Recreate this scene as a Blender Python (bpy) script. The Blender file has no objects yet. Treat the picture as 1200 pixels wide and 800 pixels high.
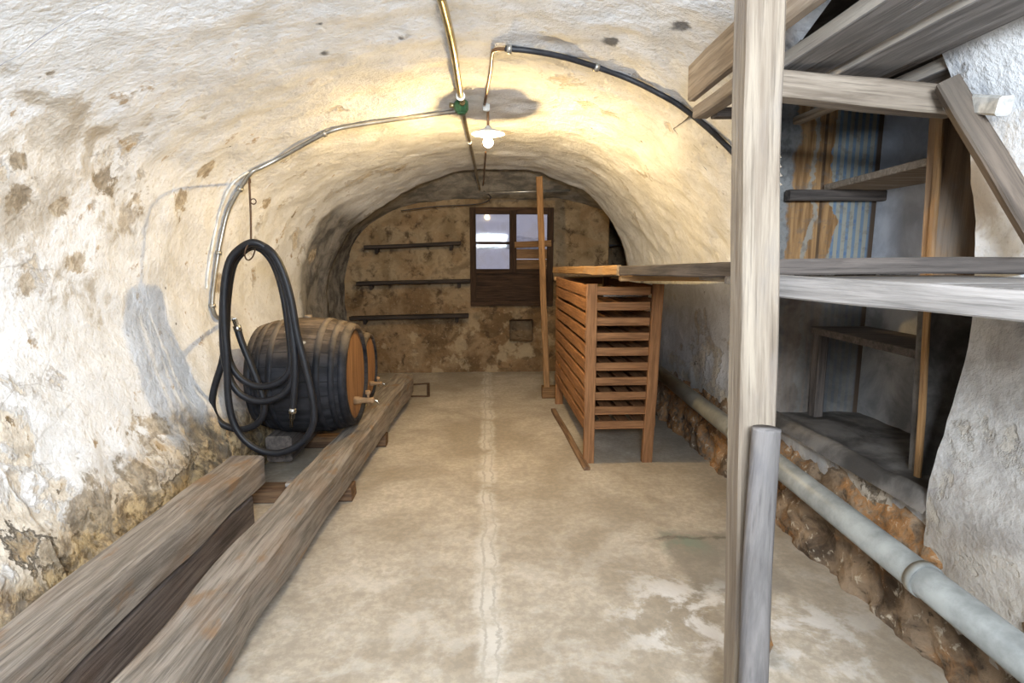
import bpy, bmesh, math, random
from mathutils import Vector, Matrix, noise as mnoise
from mathutils.bvhtree import BVHTree

random.seed(7)
scene = bpy.context.scene
col = scene.collection

# ------------------------------------------------------------------ camera
F = 650.0
H = 1.40
PITCH = math.atan(97.0 / F)
YAW = math.atan(30.0 / F * math.cos(PITCH))
sa, ca, sp_, cp_ = math.sin(YAW), math.cos(YAW), math.sin(PITCH), math.cos(PITCH)
FW = Vector((sa * cp_, ca * cp_, -sp_))
RT = Vector((ca, -sa, 0))
UP = Vector((sa * sp_, ca * sp_, cp_))
EYE = Vector((0, 0, H))
cam_data = bpy.data.cameras.new('camera')
cam_data.sensor_width = 36.0
cam_data.lens = 36.0 * F / 1200.0
cam_data.clip_start = 0.02
cam = bpy.data.objects.new('camera', cam_data)
col.objects.link(cam)
Mc = Matrix((RT, UP, -FW)).transposed().to_4x4()
Mc.translation = EYE
cam.matrix_world = Mc
scene.camera = cam


def ray(px, py):
    return (FW + RT * ((px - 600) / F) + UP * (-(py - 400) / F))


def P(px, py, d):
    r = ray(px, py)
    return EYE + r * (d / r.y)


def G(px, py, z=0.0):
    r = ray(px, py)
    return EYE + r * ((z - H) / r.z)


# ------------------------------------------------------------------ tagging
def tag(o, label=None, cat=None, group=None, kind=None):
    if label: o['label'] = label
    if cat: o['category'] = cat
    if group: o['group'] = group
    if kind: o['kind'] = kind
    return o


def empty(name, loc, label, cat, group=None):
    o = bpy.data.objects.new(name, None)
    o.empty_display_size = 0.05
    o.location = loc
    col.objects.link(o)
    return tag(o, label, cat, group)


def link(name, me, mat, parent=None, M=None):
    o = bpy.data.objects.new(name, me)
    col.objects.link(o)
    if mat: me.materials.append(mat)
    if M is not None: o.matrix_basis = M
    if parent is not None:
        o.parent = parent
        if parent.type == 'EMPTY':
            o.matrix_parent_inverse = Matrix.Translation(-parent.location)
        else:
            inv = parent.matrix_parent_inverse
            o.matrix_parent_inverse = parent.matrix_basis.inverted()
    return o


def smooth(me, flag=True):
    for p in me.polygons: p.use_smooth = flag


# ------------------------------------------------------------------ node helpers
class Mat:
    def __init__(self, name, rough=0.9, spec=0.2, metal=0.0):
        self.m = bpy.data.materials.new(name)
        self.m.use_nodes = True
        self.t = self.m.node_tree
        self.b = self.t.nodes['Principled BSDF']
        self.b.inputs['Roughness'].default_value = rough
        self.b.inputs['Metallic'].default_value = metal
        self.b.inputs['Specular IOR Level'].default_value = spec

    def n(self, typ, **kw):
        nd = self.t.nodes.new(typ)
        for k, v in kw.items(): setattr(nd, k, v)
        return nd

    def l(self, a, b): self.t.links.new(a, b)

    def put(self, sock, v):
        if isinstance(v, bpy.types.NodeSocket): self.l(v, sock)
        else: sock.default_value = v

    def pos(self):
        return self.n('ShaderNodeNewGeometry').outputs['Position']

    def obj(self):
        return self.n('ShaderNodeTexCoord').outputs['Object']

    def rnd(self):
        return self.n('ShaderNodeObjectInfo').outputs['Random']

    def scale(self, v, s):
        m = self.n('ShaderNodeVectorMath', operation='MULTIPLY')
        self.l(v, m.inputs[0]); m.inputs[1].default_value = s
        return m.outputs[0]

    def vadd(self, v, w):
        m = self.n('ShaderNodeVectorMath', operation='ADD')
        self.put(m.inputs[0], v); self.put(m.inputs[1], w)
        return m.outputs[0]

    def noise(self, v, scale, detail=6, rough=0.6, dist=0.0):
        k = self.n('ShaderNodeTexNoise')
        self.l(v, k.inputs['Vector'])
        k.inputs['Scale'].default_value = scale
        k.inputs['Detail'].default_value = detail
        k.inputs['Roughness'].default_value = rough
        k.inputs['Distortion'].default_value = dist
        return k.outputs['Fac']

    def voro(self, v, scale, feature='F1', out='Distance', rnd=1.0):
        k = self.n('ShaderNodeTexVoronoi', feature=feature)
        self.l(v, k.inputs['Vector'])
        k.inputs['Scale'].default_value = scale
        k.inputs['Randomness'].default_value = rnd
        return k.outputs[out]

    def math(self, op, a, b=0.0, clamp=False):
        m = self.n('ShaderNodeMath', operation=op, use_clamp=clamp)
        self.put(m.inputs[0], a); self.put(m.inputs[1], b)
        return m.outputs[0]

    def add(self, a, b): return self.math('ADD', a, b)
    def mul(self, a, b): return self.math('MULTIPLY', a, b)
    def sub(self, a, b): return self.math('SUBTRACT', a, b)

    def rng(self, v, a, b, c=0.0, d=1.0, smooth_=True):
        m = self.n('ShaderNodeMapRange')
        m.interpolation_type = 'SMOOTHSTEP' if smooth_ else 'LINEAR'
        self.put(m.inputs['Value'], v)
        m.inputs['From Min'].default_value = a; m.inputs['From Max'].default_value = b
        m.inputs['To Min'].default_value = c; m.inputs['To Max'].default_value = d
        return m.outputs[0]

    def mix(self, f, a, b, mode='MIX'):
        m = self.n('ShaderNodeMix', data_type='RGBA', blend_type=mode)
        self.put(m.inputs['Factor'], f)
        for s, v in ((m.inputs['A'], a), (m.inputs['B'], b)):
            if isinstance(v, bpy.types.NodeSocket): self.l(v, s)
            else: s.default_value = (v[0], v[1], v[2], 1)
        return m.outputs['Result']

    def xyz(self, v):
        s = self.n('ShaderNodeSeparateXYZ'); self.l(v, s.inputs[0])
        return s.outputs

    def color(self, c): 
        if isinstance(c, bpy.types.NodeSocket): self.l(c, self.b.inputs['Base Color'])
        else: self.b.inputs['Base Color'].default_value = (c[0], c[1], c[2], 1)

    def bump(self, h, strength=0.5, dist=0.02):
        b = self.n('ShaderNodeBump')
        b.inputs['Strength'].default_value = strength
        b.inputs['Distance'].default_value = dist
        self.l(h, b.inputs['Height'])
        self.l(b.outputs[0], self.b.inputs['Normal'])


def wood(name, light, dark, stain=None, stain_amt=0.5, k=1.0, rough=0.85, bumps=0.6, bright=0.25, warm=None):
    m = Mat(name, rough, 0.15)
    v = m.obj()
    r = m.rnd()
    off = m.n('ShaderNodeCombineXYZ')
    m.l(m.mul(r, 37.0), off.inputs[0]); m.l(m.mul(r, 11.0), off.inputs[1])
    v = m.vadd(v, off.outputs[0])
    g1 = m.noise(m.scale(v, (1.2 * k, 16 * k, 16 * k)), 2.2, 7, 0.62, 0.6)
    g2 = m.noise(m.scale(v, (2 * k, 60 * k, 60 * k)), 2.0, 4, 0.6)
    big = m.noise(m.scale(v, (1, 2.2, 2.2)), 2.6, 5, 0.6)
    c = m.mix(m.rng(g1, .33, .68), dark, light)
    c = m.mix(m.rng(g2, .3, .48, .55, 0), c, [x * .45 for x in dark])
    if stain is not None:
        c = m.mix(m.rng(big, .48, .66, 0, stain_amt), c, stain)
    if warm is not None:
        big2 = m.noise(m.scale(v, (1, 2, 2)), 4.3, 4, 0.6)
        c = m.mix(m.rng(big2, .55, .68, 0, .8), c, warm)
    br = m.rng(r, 0, 1, 1 - bright, 1 + bright * .4, False)
    hs = m.n('ShaderNodeHueSaturation')
    m.l(c, hs.inputs['Color']); m.l(br, hs.inputs['Value'])
    m.color(hs.outputs[0])
    m.bump(m.add(m.mul(g1, .6), g2), bumps, .006)
    return m.m


def plain(name, c, rough=0.6, metal=0.0, spec=0.4, var=0.35, sc=14):
    m = Mat(name, rough, spec, metal)
    v = m.obj()
    n = m.noise(v, sc, 6, .65)
    m.color(m.mix(m.rng(n, .35, .7), [x * (1 - var) for x in c], [min(1, x * (1 + var * .5)) for x in c]))
    m.bump(n, .25, .004)
    return m.m


# ------------------------------------------------------------------ shape helpers
def catmull(pts, n):
    out = []
    K = len(pts)
    for i in range(K - 1):
        p0 = pts[max(i - 1, 0)]; p1 = pts[i]; p2 = pts[i + 1]; p3 = pts[min(i + 2, K - 1)]
        for j in range(n):
            t = j / n
            out.append(0.5 * ((2 * p1) + (p2 - p0) * t + (2 * p0 - 5 * p1 + 4 * p2 - p3) * t * t + (3 * p1 - p0 - 3 * p2 + p3) * t ** 3))
    out.append(pts[-1].copy())
    return out


def tube_mesh(path, r, seg=10, cap=True):
    """path: world points; r: number or function of 0..1"""
    me = bpy.data.meshes.new('tube')
    n = len(path)
    verts, faces = [], []
    t = (path[1] - path[0]).normalized()
    a = Vector((0, 0, 1)) if abs(t.z) < .9 else Vector((1, 0, 0))
    nrm = (a - t * a.dot(t)).normalized()
    for i in range(n):
        if i == 0: t2 = path[1] - path[0]
        elif i == n - 1: t2 = path[-1] - path[-2]
        else: t2 = path[i + 1] - path[i - 1]
        t2 = t2.normalized()
        nrm = (nrm - t2 * nrm.dot(t2)).normalized()
        bn = t2.cross(nrm)
        rr = r(i / (n - 1)) if callable(r) else r
        for k in range(seg):
            an = 2 * math.pi * k / seg
            verts.append(path[i] + nrm * (math.cos(an) * rr) + bn * (math.sin(an) * rr))
    for i in range(n - 1):
        for k in range(seg):
            k2 = (k + 1) % seg
            faces.append((i * seg + k, i * seg + k2, (i + 1) * seg + k2, (i + 1) * seg + k))
    if cap:
        faces.append(tuple(range(seg - 1, -1, -1)))
        faces.append(tuple((n - 1) * seg + k for k in range(seg)))
    me.from_pydata(verts, [], faces)
    for p in me.polygons: p.use_smooth = len(p.vertices) == 4
    return me


def tube(name, pts, r, mat, parent=None, n=8, seg=10):
    path = catmull([Vector(p) for p in pts], n) if n > 1 else [Vector(p) for p in pts]
    c = sum(path, Vector()) / len(path)
    path = [p - c for p in path]
    return link(name, tube_mesh(path, r, seg), mat, parent, Matrix.Translation(c))


def frame(p0, p1, up=(0, 0, 1)):
    x = (p1 - p0).normalized()
    up = Vector(up)
    z = (up - x * up.dot(x)).normalized()
    y = z.cross(x)
    M = Matrix((x, y, z)).transposed().to_4x4()
    return M


def beam(name, p0, p1, w, h, mat, parent=None, up=(0, 0, 1), jit=0.004, ch=0.006, seg=None, taper=1.0, wane=0.0, twist=0.0, org=None):
    """squared timber from p0 to p1 (centre line); w across, h along 'up'. Local X runs along the grain."""
    p0 = Vector(p0); p1 = Vector(p1)
    L = (p1 - p0).length
    M = frame(p0, p1, up)
    M.translation = (p0 + p1) / 2
    seg = seg or max(2, int(L / 0.12))
    sd = Vector((random.random() * 50, random.random() * 50, random.random() * 50))
    verts, faces = [], []
    ch = min(ch, w * .3, h * .3)
    for i in range(seg + 1):
        u = i / seg
        x = -L / 2 + L * u
        s = 1 + (taper - 1) * u
        a, b = w / 2 * s, h / 2 * s
        off = Vector((0, mnoise.noise(sd + Vector((x * 1.7, 0, 0))), mnoise.noise(sd + Vector((x * 1.7, 9, 0))))) * jit * 1.6
        ring = [(-a + ch, -b), (a - ch, -b), (a, -b + ch), (a, b - ch), (a - ch, b), (-a + ch, b), (-a, b - ch), (-a, -b + ch)]
        ct, st = math.cos(twist * (u - .5)), math.sin(twist * (u - .5))
        for q, (y, z) in enumerate(ring):
            j = Vector((0, mnoise.noise(sd + Vector((x * 4, y * 9, 3 + z * 9))), mnoise.noise(sd + Vector((x * 4, y * 9, 20 + z * 9))))) * jit
            if wane and q in (3, 4):
                wv = max(0, mnoise.noise(sd + Vector((x * 1.3, 40, 0)))) * wane
                y -= wv if q == 3 else wv * .8; z -= wv if q == 3 else 0
            y, z = y * ct - z * st, y * st + z * ct
            ex = (mnoise.noise(sd + Vector((y * 30, z * 30, 5))) * jit * 1.2) if i in (0, seg) else 0
            verts.append(Vector((x + ex, y, z)) + off + j)
    for i in range(seg):
        for k in range(8):
            k2 = (k + 1) % 8
            faces.append((i * 8 + k, (i + 1) * 8 + k, (i + 1) * 8 + k2, i * 8 + k2))
    faces.append(tuple(range(8)))
    faces.append(tuple(seg * 8 + k for k in range(7, -1, -1)))
    me = bpy.data.meshes.new(name)
    me.from_pydata(verts, [], faces)
    bm = bmesh.new(); bm.from_mesh(me)
    bmesh.ops.recalc_face_normals(bm, faces=bm.faces)
    bm.to_mesh(me); bm.free()
    return link(name, me, mat, parent, M)


def lathe_mesh(prof, seg=32, axis='z', cap=True):
    verts, faces = [], []
    for (r, z) in prof:
        for k in range(seg):
            an = 2 * math.pi * k / seg
            if axis == 'z': verts.append((r * math.cos(an), r * math.sin(an), z))
            elif axis == 'x': verts.append((z, r * math.cos(an), r * math.sin(an)))
            else: verts.append((r * math.sin(an), z, r * math.cos(an)))
    for i in range(len(prof) - 1):
        for k in range(seg):
            k2 = (k + 1) % seg
            faces.append((i * seg + k, i * seg + k2, (i + 1) * seg + k2, (i + 1) * seg + k))
    if cap:
        faces.append(tuple(range(seg - 1, -1, -1)))
        faces.append(tuple((len(prof) - 1) * seg + k for k in range(seg)))
    me = bpy.data.meshes.new('lathe')
    me.from_pydata(verts, [], faces)
    bm = bmesh.new(); bm.from_mesh(me)
    bmesh.ops.recalc_face_normals(bm, faces=bm.faces)
    bm.to_mesh(me); bm.free()
    for p in me.polygons: p.use_smooth = len(p.vertices) == 4
    return me


def fract(p, sc, octv=5, hh=0.6):
    return mnoise.fractal(p * sc, hh, 2.1, octv)


# ------------------------------------------------------------------ the vault
def V2(x, z): return Vector((x, z, 0))

SEC_NEAR = [(-1.50, -.06), (-1.40, .28), (-1.58, .70), (-1.71, 1.15), (-1.66, 1.62), (-1.48, 1.93), (-.95, 2.20), (-.30, 2.33),
            (.30, 2.34), (.80, 2.27), (1.36, 2.13), (1.60, 1.60), (1.645, 1.15), (1.56, .52), (1.58, -.06)]
SEC_MID = [(-1.52, -.06), (-1.44, .26), (-1.60, .70), (-1.71, 1.15), (-1.66, 1.62), (-1.48, 1.93), (-.95, 2.20), (-.30, 2.33),
           (.30, 2.33), (.80, 2.21), (1.14, 1.90), (1.42, 1.52), (1.58, 1.10), (1.60, .52), (1.60, -.06)]
SEC_FAR = [(-1.70, -.06), (-1.70, .28), (-1.70, .72), (-1.68, 1.15), (-1.54, 1.50), (-1.34, 1.76), (-.92, 2.04), (-.34, 2.28),
           (.30, 2.31), (.75, 2.22), (1.05, 2.09), (1.36, 1.75), (1.52, 1.36), (1.60, .52), (1.60, -.06)]
SEC_END = [(-1.72, -.06), (-1.72, .28), (-1.72, .72), (-1.72, 1.15), (-1.60, 1.55), (-1.38, 1.82), (-1.00, 2.02), (-.34, 2.10),
           (.30, 2.12), (.80, 2.12), (1.15, 2.06), (1.75, 1.85), (2.2, 1.36), (2.3, .52), (2.3, -.06)]
NS = 12                       # samples between control points


def lerp_sec(a, b, t): return [(p[0] + (q[0] - p[0]) * t, p[1] + (q[1] - p[1]) * t) for p, q in zip(a, b)]


def section(d):
    if d <= 1.801: return SEC_NEAR
    if d <= 3.3: return SEC_MID
    if d <= 6.0:
        t = (d - 3.3) / 2.7
        return lerp_sec(SEC_MID, SEC_FAR, t)
    t = min(1, (d - 6.0) / .85)
    big = [(x + (.10 if x > 0 else -.04), z + (.10 if z > 1.0 else 0)) for x, z in SEC_FAR]
    return lerp_sec(big, SEC_END, t)


def prof(d): return catmull([V2(*p) for p in section(d)], NS)


def displace(v, nrm, amt=1.0):
    a = fract(v, 1.3, 3) * .014 + fract(v + Vector((7, 3, 1)), 5.0, 5) * .012
    low = max(0.0, 1 - v.z / .9)
    if v.x < -1.0: a += low * fract(v + Vector((1, 5, 9)), 4.0, 6) * .05
    return v + nrm * a * amt


rows = [-2.5 + .05 * i for i in range(86)]          # to 1.75
rows += [1.80, 1.802] + [1.84 + .04 * i for i in range(104)]   # to 5.96
rows += [6.0, 6.002] + [6.05 + .05 * i for i in range(39)]
K = (len(SEC_NEAR) - 1) * NS + 1
gridv, gi = [], {}
for i, d in enumerate(rows):
    pr = prof(d)
    for k, p in enumerate(pr):
        # outward normal in section
        a = pr[max(k - 1, 0)]; b = pr[min(k + 1, K - 1)]
        t = (b - a).normalized()
        nrm = Vector((-t.y, 0, t.x))
        v = Vector((p.x, d, p.y))
        v = displace(v, nrm)
        gridv.append(v)
HOLE_T0, HOLE_T1 = int(9.5 * NS), 13 * NS


def in_hole(d, k):
    if not (HOLE_T0 <= k < HOLE_T1): return False
    if d < 1.801: return False
    z = prof_mid[k].y
    far = 3.0 if z < 1.38 else 3.0 - (z - 1.38) / .48 * .72
    return d < far - .01


prof_mid = prof(2.5)
# run the far edge of the recess opening as one smooth line
for k in range(HOLE_T0, HOLE_T1 + 1):
    z = prof_mid[k].y
    far = 3.0 if z < 1.38 else 3.0 - (z - 1.38) / .48 * .72
    i = next(j for j, d in enumerate(rows) if d >= far - .01)
    gridv[i * K + k].y = far
faces_all, zone = [], []
for i in range(len(rows) - 1):
    if rows[i] == 1.80 or rows[i] == 6.0:
        if rows[i] == 1.80:
            # step between the two vault profiles only above the recess
            for k in range(6 * NS, HOLE_T0):
                faces_all.append((i * K + k, i * K + k + 1, (i + 1) * K + k + 1, (i + 1) * K + k)); zone.append(1)
            continue
    for k in range(K - 1):
        if in_hole(rows[i], k): continue
        faces_all.append((i * K + k, i * K + k + 1, (i + 1) * K + k + 1, (i + 1) * K + k))
        zone.append(0 if k < int(4.0 * NS) else (1 if k < int(10.6 * NS) else 2))
full = bpy.data.meshes.new('vault_full')
full.from_pydata(gridv, [], faces_all)
full.update()
vnorm = [v.normal.copy() for v in full.vertices]
bvh = BVHTree.FromPolygons([tuple(v) for v in gridv], faces_all)


def hit(px, py, off=0.015):
    r = ray(px, py).normalized()
    loc, nr, idx, dist = bvh.ray_cast(EYE, r)
    if loc is None: return P(px, py, 3.0)
    if nr.dot(r) > 0: nr = -nr
    return loc + nr * off


def sub_vault(name, z, mat):
    used, vs, fs = {}, [], []
    for f, zz in zip(faces_all, zone):
        if zz != z: continue
        ff = []
        for q in f:
            if q not in used:
                used[q] = len(vs); vs.append(q)
            ff.append(used[q])
        fs.append(ff[::-1])
    me = bpy.data.meshes.new(name)
    me.from_pydata([gridv[q] for q in vs], [], fs)
    smooth(me)
    me.update()
    s = -1
    me.normals_split_custom_set_from_vertices([vnorm[q] * s for q in vs])
    o = link(name, me, mat)
    o['kind'] = 'structure'
    return o


# ---- vault material
band_c = hit(228, 450)
def plaster_material():
    m = Mat('old_limewash', 0.92, 0.1)
    p = m.pos()
    X, Y, Z = m.xyz(p)
    n1 = m.noise(p, 1.5, 9, .62, .3)
    n2 = m.noise(p, 5.5, 8, .65, .4)
    n3 = m.noise(p, 22, 5, .65)
    streak = m.noise(m.scale(p, (1.0, 4.0, 3.0)), 6, 6, .65)
    left = m.rng(X, -1.0, -1.5)
    low = m.rng(Z, 1.35, .15)
    mid = m.mul(m.rng(Z, .5, 1.1), m.rng(Z, 2.15, 1.75))
    nearl = m.rng(Y, 2.3, 1.2)
    right = m.rng(X, 1.2, 1.6)
    base = m.mix(m.rng(n2, .33, .6), (.67, .665, .66), (.81, .815, .83))
    base = m.mix(m.rng(streak, .28, .40, .40, 0), base, (.50, .49, .50))
    # bluish grey scuffs on the crown near the right
    sc = m.mul(m.rng(n1, .50, .64), m.mul(m.rng(X, .2, .9), m.rng(Y, 2.9, 2.0)))
    base = m.mix(m.mul(sc, m.rng(streak, .42, .6)), base, (.36, .38, .42))
    # flaked layers
    bias = m.add(m.add(m.mul(left, m.add(m.mul(m.rng(Z, .75, .15), .16), m.mul(m.mul(mid, nearl), .135))), m.mul(left, .035)), m.sub(m.mul(m.mul(right, low), .10), .045))
    peel = m.add(m.add(m.mul(n1, .60), m.mul(n2, .40)), bias)
    f1 = m.rng(peel, .555, .585)
    beige = m.mix(m.rng(n3, .35, .65), (.46, .38, .28), (.70, .63, .52))
    c = m.mix(m.mul(f1, .8), base, beige)
    f2 = m.rng(peel, .625, .66)
    stone = m.mix(m.rng(n3, .35, .65), (.16, .10, .045), (.46, .32, .16))
    stone = m.mix(m.rng(m.noise(p, 3.0, 4), .45, .6), stone, (.22, .19, .14))
    c = m.mix(m.mul(f2, .9), c, stone)
    edge = m.mul(m.rng(peel, .545, .557), m.rng(peel, .572, .560))
    c = m.mix(m.mul(edge, .35), c, (.20, .15, .10))
    edge2 = m.mul(m.rng(peel, .618, .628), m.rng(peel, .650, .636))
    c = m.mix(m.mul(edge2, .8), c, (.07, .055, .04))
    # small warm freckles on the lit part of the left wall
    fr = m.mul(m.rng(n2, .60, .66), m.mul(m.rng(n3, .45, .6), m.rng(X, -.4, -1.2)))
    c = m.mix(m.mul(fr, .8), c, (.38, .26, .13))
    # tiny dark pits
    pit = m.rng(m.voro(p, 7.0), .07, .03)
    pit = m.mul(pit, m.rng(m.noise(p, 2.2, 2), .53, .60))
    c = m.mix(m.mul(pit, .85), c, (.06, .06, .065))
    # grey mortar seam running down the left wall
    wob = m.mul(m.sub(n1, .5), .5)
    yy = m.add(m.add(m.sub(Y, band_c.y), wob), m.mul(m.sub(Z, .6), .12))
    bandm = m.mul(m.mul(m.rng(m.math('ABSOLUTE', yy), .15, .10), m.rng(Z, 1.28, 1.12)), left)
    grey = m.mix(m.rng(n3, .35, .65), (.16, .17, .19), (.33, .34, .36))
    c = m.mix(m.mul(bandm, .0), c, grey)
    # bare grey render of the rear bay
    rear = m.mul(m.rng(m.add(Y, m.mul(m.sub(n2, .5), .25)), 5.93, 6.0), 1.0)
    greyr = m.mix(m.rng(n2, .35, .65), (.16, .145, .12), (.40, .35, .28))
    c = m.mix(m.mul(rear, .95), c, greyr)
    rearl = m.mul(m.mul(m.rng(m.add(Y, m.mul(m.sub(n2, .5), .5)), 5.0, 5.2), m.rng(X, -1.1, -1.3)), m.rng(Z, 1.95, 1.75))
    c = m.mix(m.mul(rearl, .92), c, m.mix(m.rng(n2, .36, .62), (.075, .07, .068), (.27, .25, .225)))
    # damp grime low on the right wall
    gr = m.mul(right, m.rng(m.add(Z, m.mul(m.sub(n1, .5), .9)), .85, .25))
    c = m.mix(m.mul(gr, .8), c, m.mix(m.rng(n2, .35, .65), (.10, .085, .07), (.30, .24, .17)))
    # ochre foot of the left wall
    fl = m.mul(m.mul(left, m.rng(m.add(Z, m.mul(m.sub(n1, .5), 1.1)), .56, .36)), m.rng(Y, 5.6, 4.8))
    ochre = m.mix(m.rng(n3, .38, .62), (.15, .10, .05), (.52, .38, .20))
    ochre = m.mix(m.rng(n2, .42, .52, .75, 0), ochre, (.10, .075, .045))
    c = m.mix(m.mul(m.mul(fl, m.sub(1.0, m.mul(bandm, .0))), .92), c, ochre)
    # places where the plaster has fallen off, and brown stains
    def scar(px, py, r, colr, amt, soft=.35):
        nonlocal c
        q = hit(px, py, 0)
        d_ = m.n('ShaderNodeVectorMath', operation='DISTANCE'); m.l(p, d_.inputs[0]); d_.inputs[1].default_value = q
        dd = m.add(d_.outputs['Value'], m.add(m.mul(m.sub(n2, .5), r * 4.5), m.add(m.mul(m.sub(n1, .5), r * 3.0), m.mul(m.sub(n3, .5), r * 1.2))))
        k_ = m.rng(dd, r, r * (1 - soft))
        c = m.mix(m.mul(k_, amt), c, colr)
        return k_
    sandy = m.mix(m.rng(n3, .36, .64), (.26, .20, .13), (.56, .48, .37))
    dull = m.mix(m.rng(n3, .36, .64), (.20, .16, .11), (.40, .33, .24))
    scar(150, 250, .10, sandy, .6, .7)
    scar(70, 150, .16, sandy, .5, .7)
    scar(50, 215, .42, m.mix(m.rng(n2, .36, .6), (.42, .36, .28), (.72, .67, .60)), .75, .6)
    for a_ in ((118, 208, .085, dull), (25, 225, .07, dull), (20, 190, .05, dull), (70, 245, .05, sandy), (160, 235, .06, sandy), (210, 235, .07, sandy),
               (90, 305, .06, sandy), (240, 200, .05, sandy), (310, 240, .05, sandy), (345, 250, .05, dull), (60, 85, .03, dull), (30, 330, .07, sandy),
               (180, 520, .12, sandy), (110, 600, .14, dull), (160, 560, .10, dull), (60, 640, .10, dull), (255, 330, .05, sandy), (365, 300, .06, sandy)):
        scar(a_[0], a_[1], a_[2], a_[3], .85)
    for a_ in ((470, 45, .035), (375, 28, .02), (380, 62, .022), (718, 48, .03), (685, 188, .025), (47, 90, .014), (800, 30, .04)):
        scar(a_[0], a_[1], a_[2], (.07, .07, .075), .85, .9)
    scar(1150, 200, .16, (.36, .27, .19), .45, .8)
    nr_ = m.mul(m.mul(right, m.rng(Y, 2.0, 1.7)), m.rng(m.add(Z, m.mul(m.sub(n1, .5), .4)), 1.40, 1.15))  # greyer low on the near right wall: shade of the shelf painted in
    c = m.mix(m.mul(nr_, .7), c, m.mix(m.rng(n2, .36, .62), (.25, .215, .18), (.44, .41, .37)))
    crack = m.voro(m.vadd(p, m.scale(m.n('ShaderNodeTexNoise').outputs['Color'], (.25, .25, .25))), 2.6, 'DISTANCE_TO_EDGE')
    ck = m.mul(m.mul(m.rng(crack, .012, .003), m.rng(n1, .47, .58)), m.mul(left, m.rng(Y, 3.6, 2.6)))
    c = m.mix(m.mul(ck, .28), c, (.16, .13, .10))
    n4 = m.noise(p, 55, 3, .6)
    c = m.mix(m.rng(n4, .30, .44, .28, 0), c, (.36, .32, .27))
    m.color(c)
    h = m.add(m.add(m.add(m.mul(n3, .6), m.mul(n4, .25)), m.mul(n2, .8)), m.mul(f1, -.35))
    h = m.add(h, m.mul(f2, -.6))
    m.bump(h, .75, .022)
    return m.m


M_PLASTER = plaster_material()
sub_vault('wall_left', 0, M_PLASTER)
sub_vault('ceiling', 1, M_PLASTER)
sub_vault('wall_right', 2, M_PLASTER)

# ------------------------------------------------------------------ floor
def floor_material():
    m = Mat('worn_concrete', .88, .18)
    p = m.pos()
    X, Y, Z = m.xyz(p)
    n1 = m.noise(p, 1.3, 8, .6, .5)
    n2 = m.noise(p, 5.0, 8, .65, .3)
    n3 = m.noise(p, 30, 4, .7)
    c = m.mix(m.rng(n1, .36, .64), (.35, .295, .225), (.53, .465, .38))
    c = m.mix(m.rng(n2, .33, .58, .4, 0), c, (.29, .24, .18))
    c = m.mix(m.rng(n3, .42, .6, .3, 0), c, (.20, .18, .15))
    # pale worn scuffs near the viewer
    pale = m.mul(m.rng(n2, .48, .62), m.rng(Y, 3.2, 1.8))
    c = m.mix(m.mul(pale, .35), c, (.60, .565, .52))
    # lengthwise joint: pale smear with two thin dark lines
    w = m.mul(m.sub(m.noise(p, 3.0, 8, .75), .5), .20)
    xs = m.add(m.sub(X, 0.0), w)
    smear = m.rng(m.math('ABSOLUTE', xs), .075, .025)
    c = m.mix(m.mul(m.mul(smear, m.rng(n2, .3, .6)), .75), c, (.60, .565, .51))
    for o_ in (-.022, .026):
        ln = m.rng(m.math('ABSOLUTE', m.add(m.sub(X, o_), m.mul(w, .9 if o_ > 0 else .6))), .010, .002)
        c = m.mix(m.mul(ln, m.rng(n2, .36, .60, .05, .5)), c, (.24, .21, .175))
    # square repair patch, green tinge at its back edge
    pc = G(845, 655)
    bx = m.math('MAXIMUM', m.math('ABSOLUTE', m.sub(m.add(X, m.mul(w, .8)), pc.x)), m.math('ABSOLUTE', m.mul(m.sub(m.add(Y, w), pc.y), .8)))
    pm = m.rng(bx, .24, .19)
    c = m.mix(m.mul(pm, m.rng(n2, .3, .55, .35, .85)), c, (.235, .21, .175))
    ed = m.mul(m.rng(m.math('ABSOLUTE', m.sub(m.add(Y, w), pc.y + .21)), .022, .006), m.rng(m.math('ABSOLUTE', m.sub(X, pc.x - .02)), .26, .2))
    c = m.mix(m.mul(ed, m.rng(n2, .3, .5, .2, .75)), c, (.13, .115, .095))
    gp = G(800, 632)
    dd = m.n('ShaderNodeVectorMath', operation='DISTANCE'); m.l(m.vadd(p, (0, 0, 0)), dd.inputs[0]); dd.inputs[1].default_value = gp
    c = m.mix(m.mul(m.rng(dd.outputs['Value'], .22, .02), m.rng(n2, .42, .6, 0, .55)), c, (.19, .27, .21))
    # white salts
    sp = G(820, 725)
    d2 = m.n('ShaderNodeVectorMath', operation='DISTANCE'); m.l(p, d2.inputs[0]); d2.inputs[1].default_value = sp
    c = m.mix(m.mul(m.rng(d2.outputs['Value'], .42, .05), m.rng(n2, .47, .58, 0, .9)), c, (.74, .72, .70))
    sp2 = G(960, 745)
    d3 = m.n('ShaderNodeVectorMath', operation='DISTANCE'); m.l(p, d3.inputs[0]); d3.inputs[1].default_value = sp2
    c = m.mix(m.mul(m.rng(d3.outputs['Value'], .35, .05), m.rng(n2, .50, .60, 0, .6)), c, (.70, .68, .66))
    # darker towards the right wall
    dk = m.rng(m.add(X, m.mul(m.sub(n1, .5), .5)), 1.15, 1.5)
    c = m.mix(m.mul(dk, .45), c, (.16, .135, .105))
    m.color(c)
    m.bump(m.add(m.mul(n2, .8), m.mul(n3, .4)), .45, .008)
    return m.m


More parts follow.
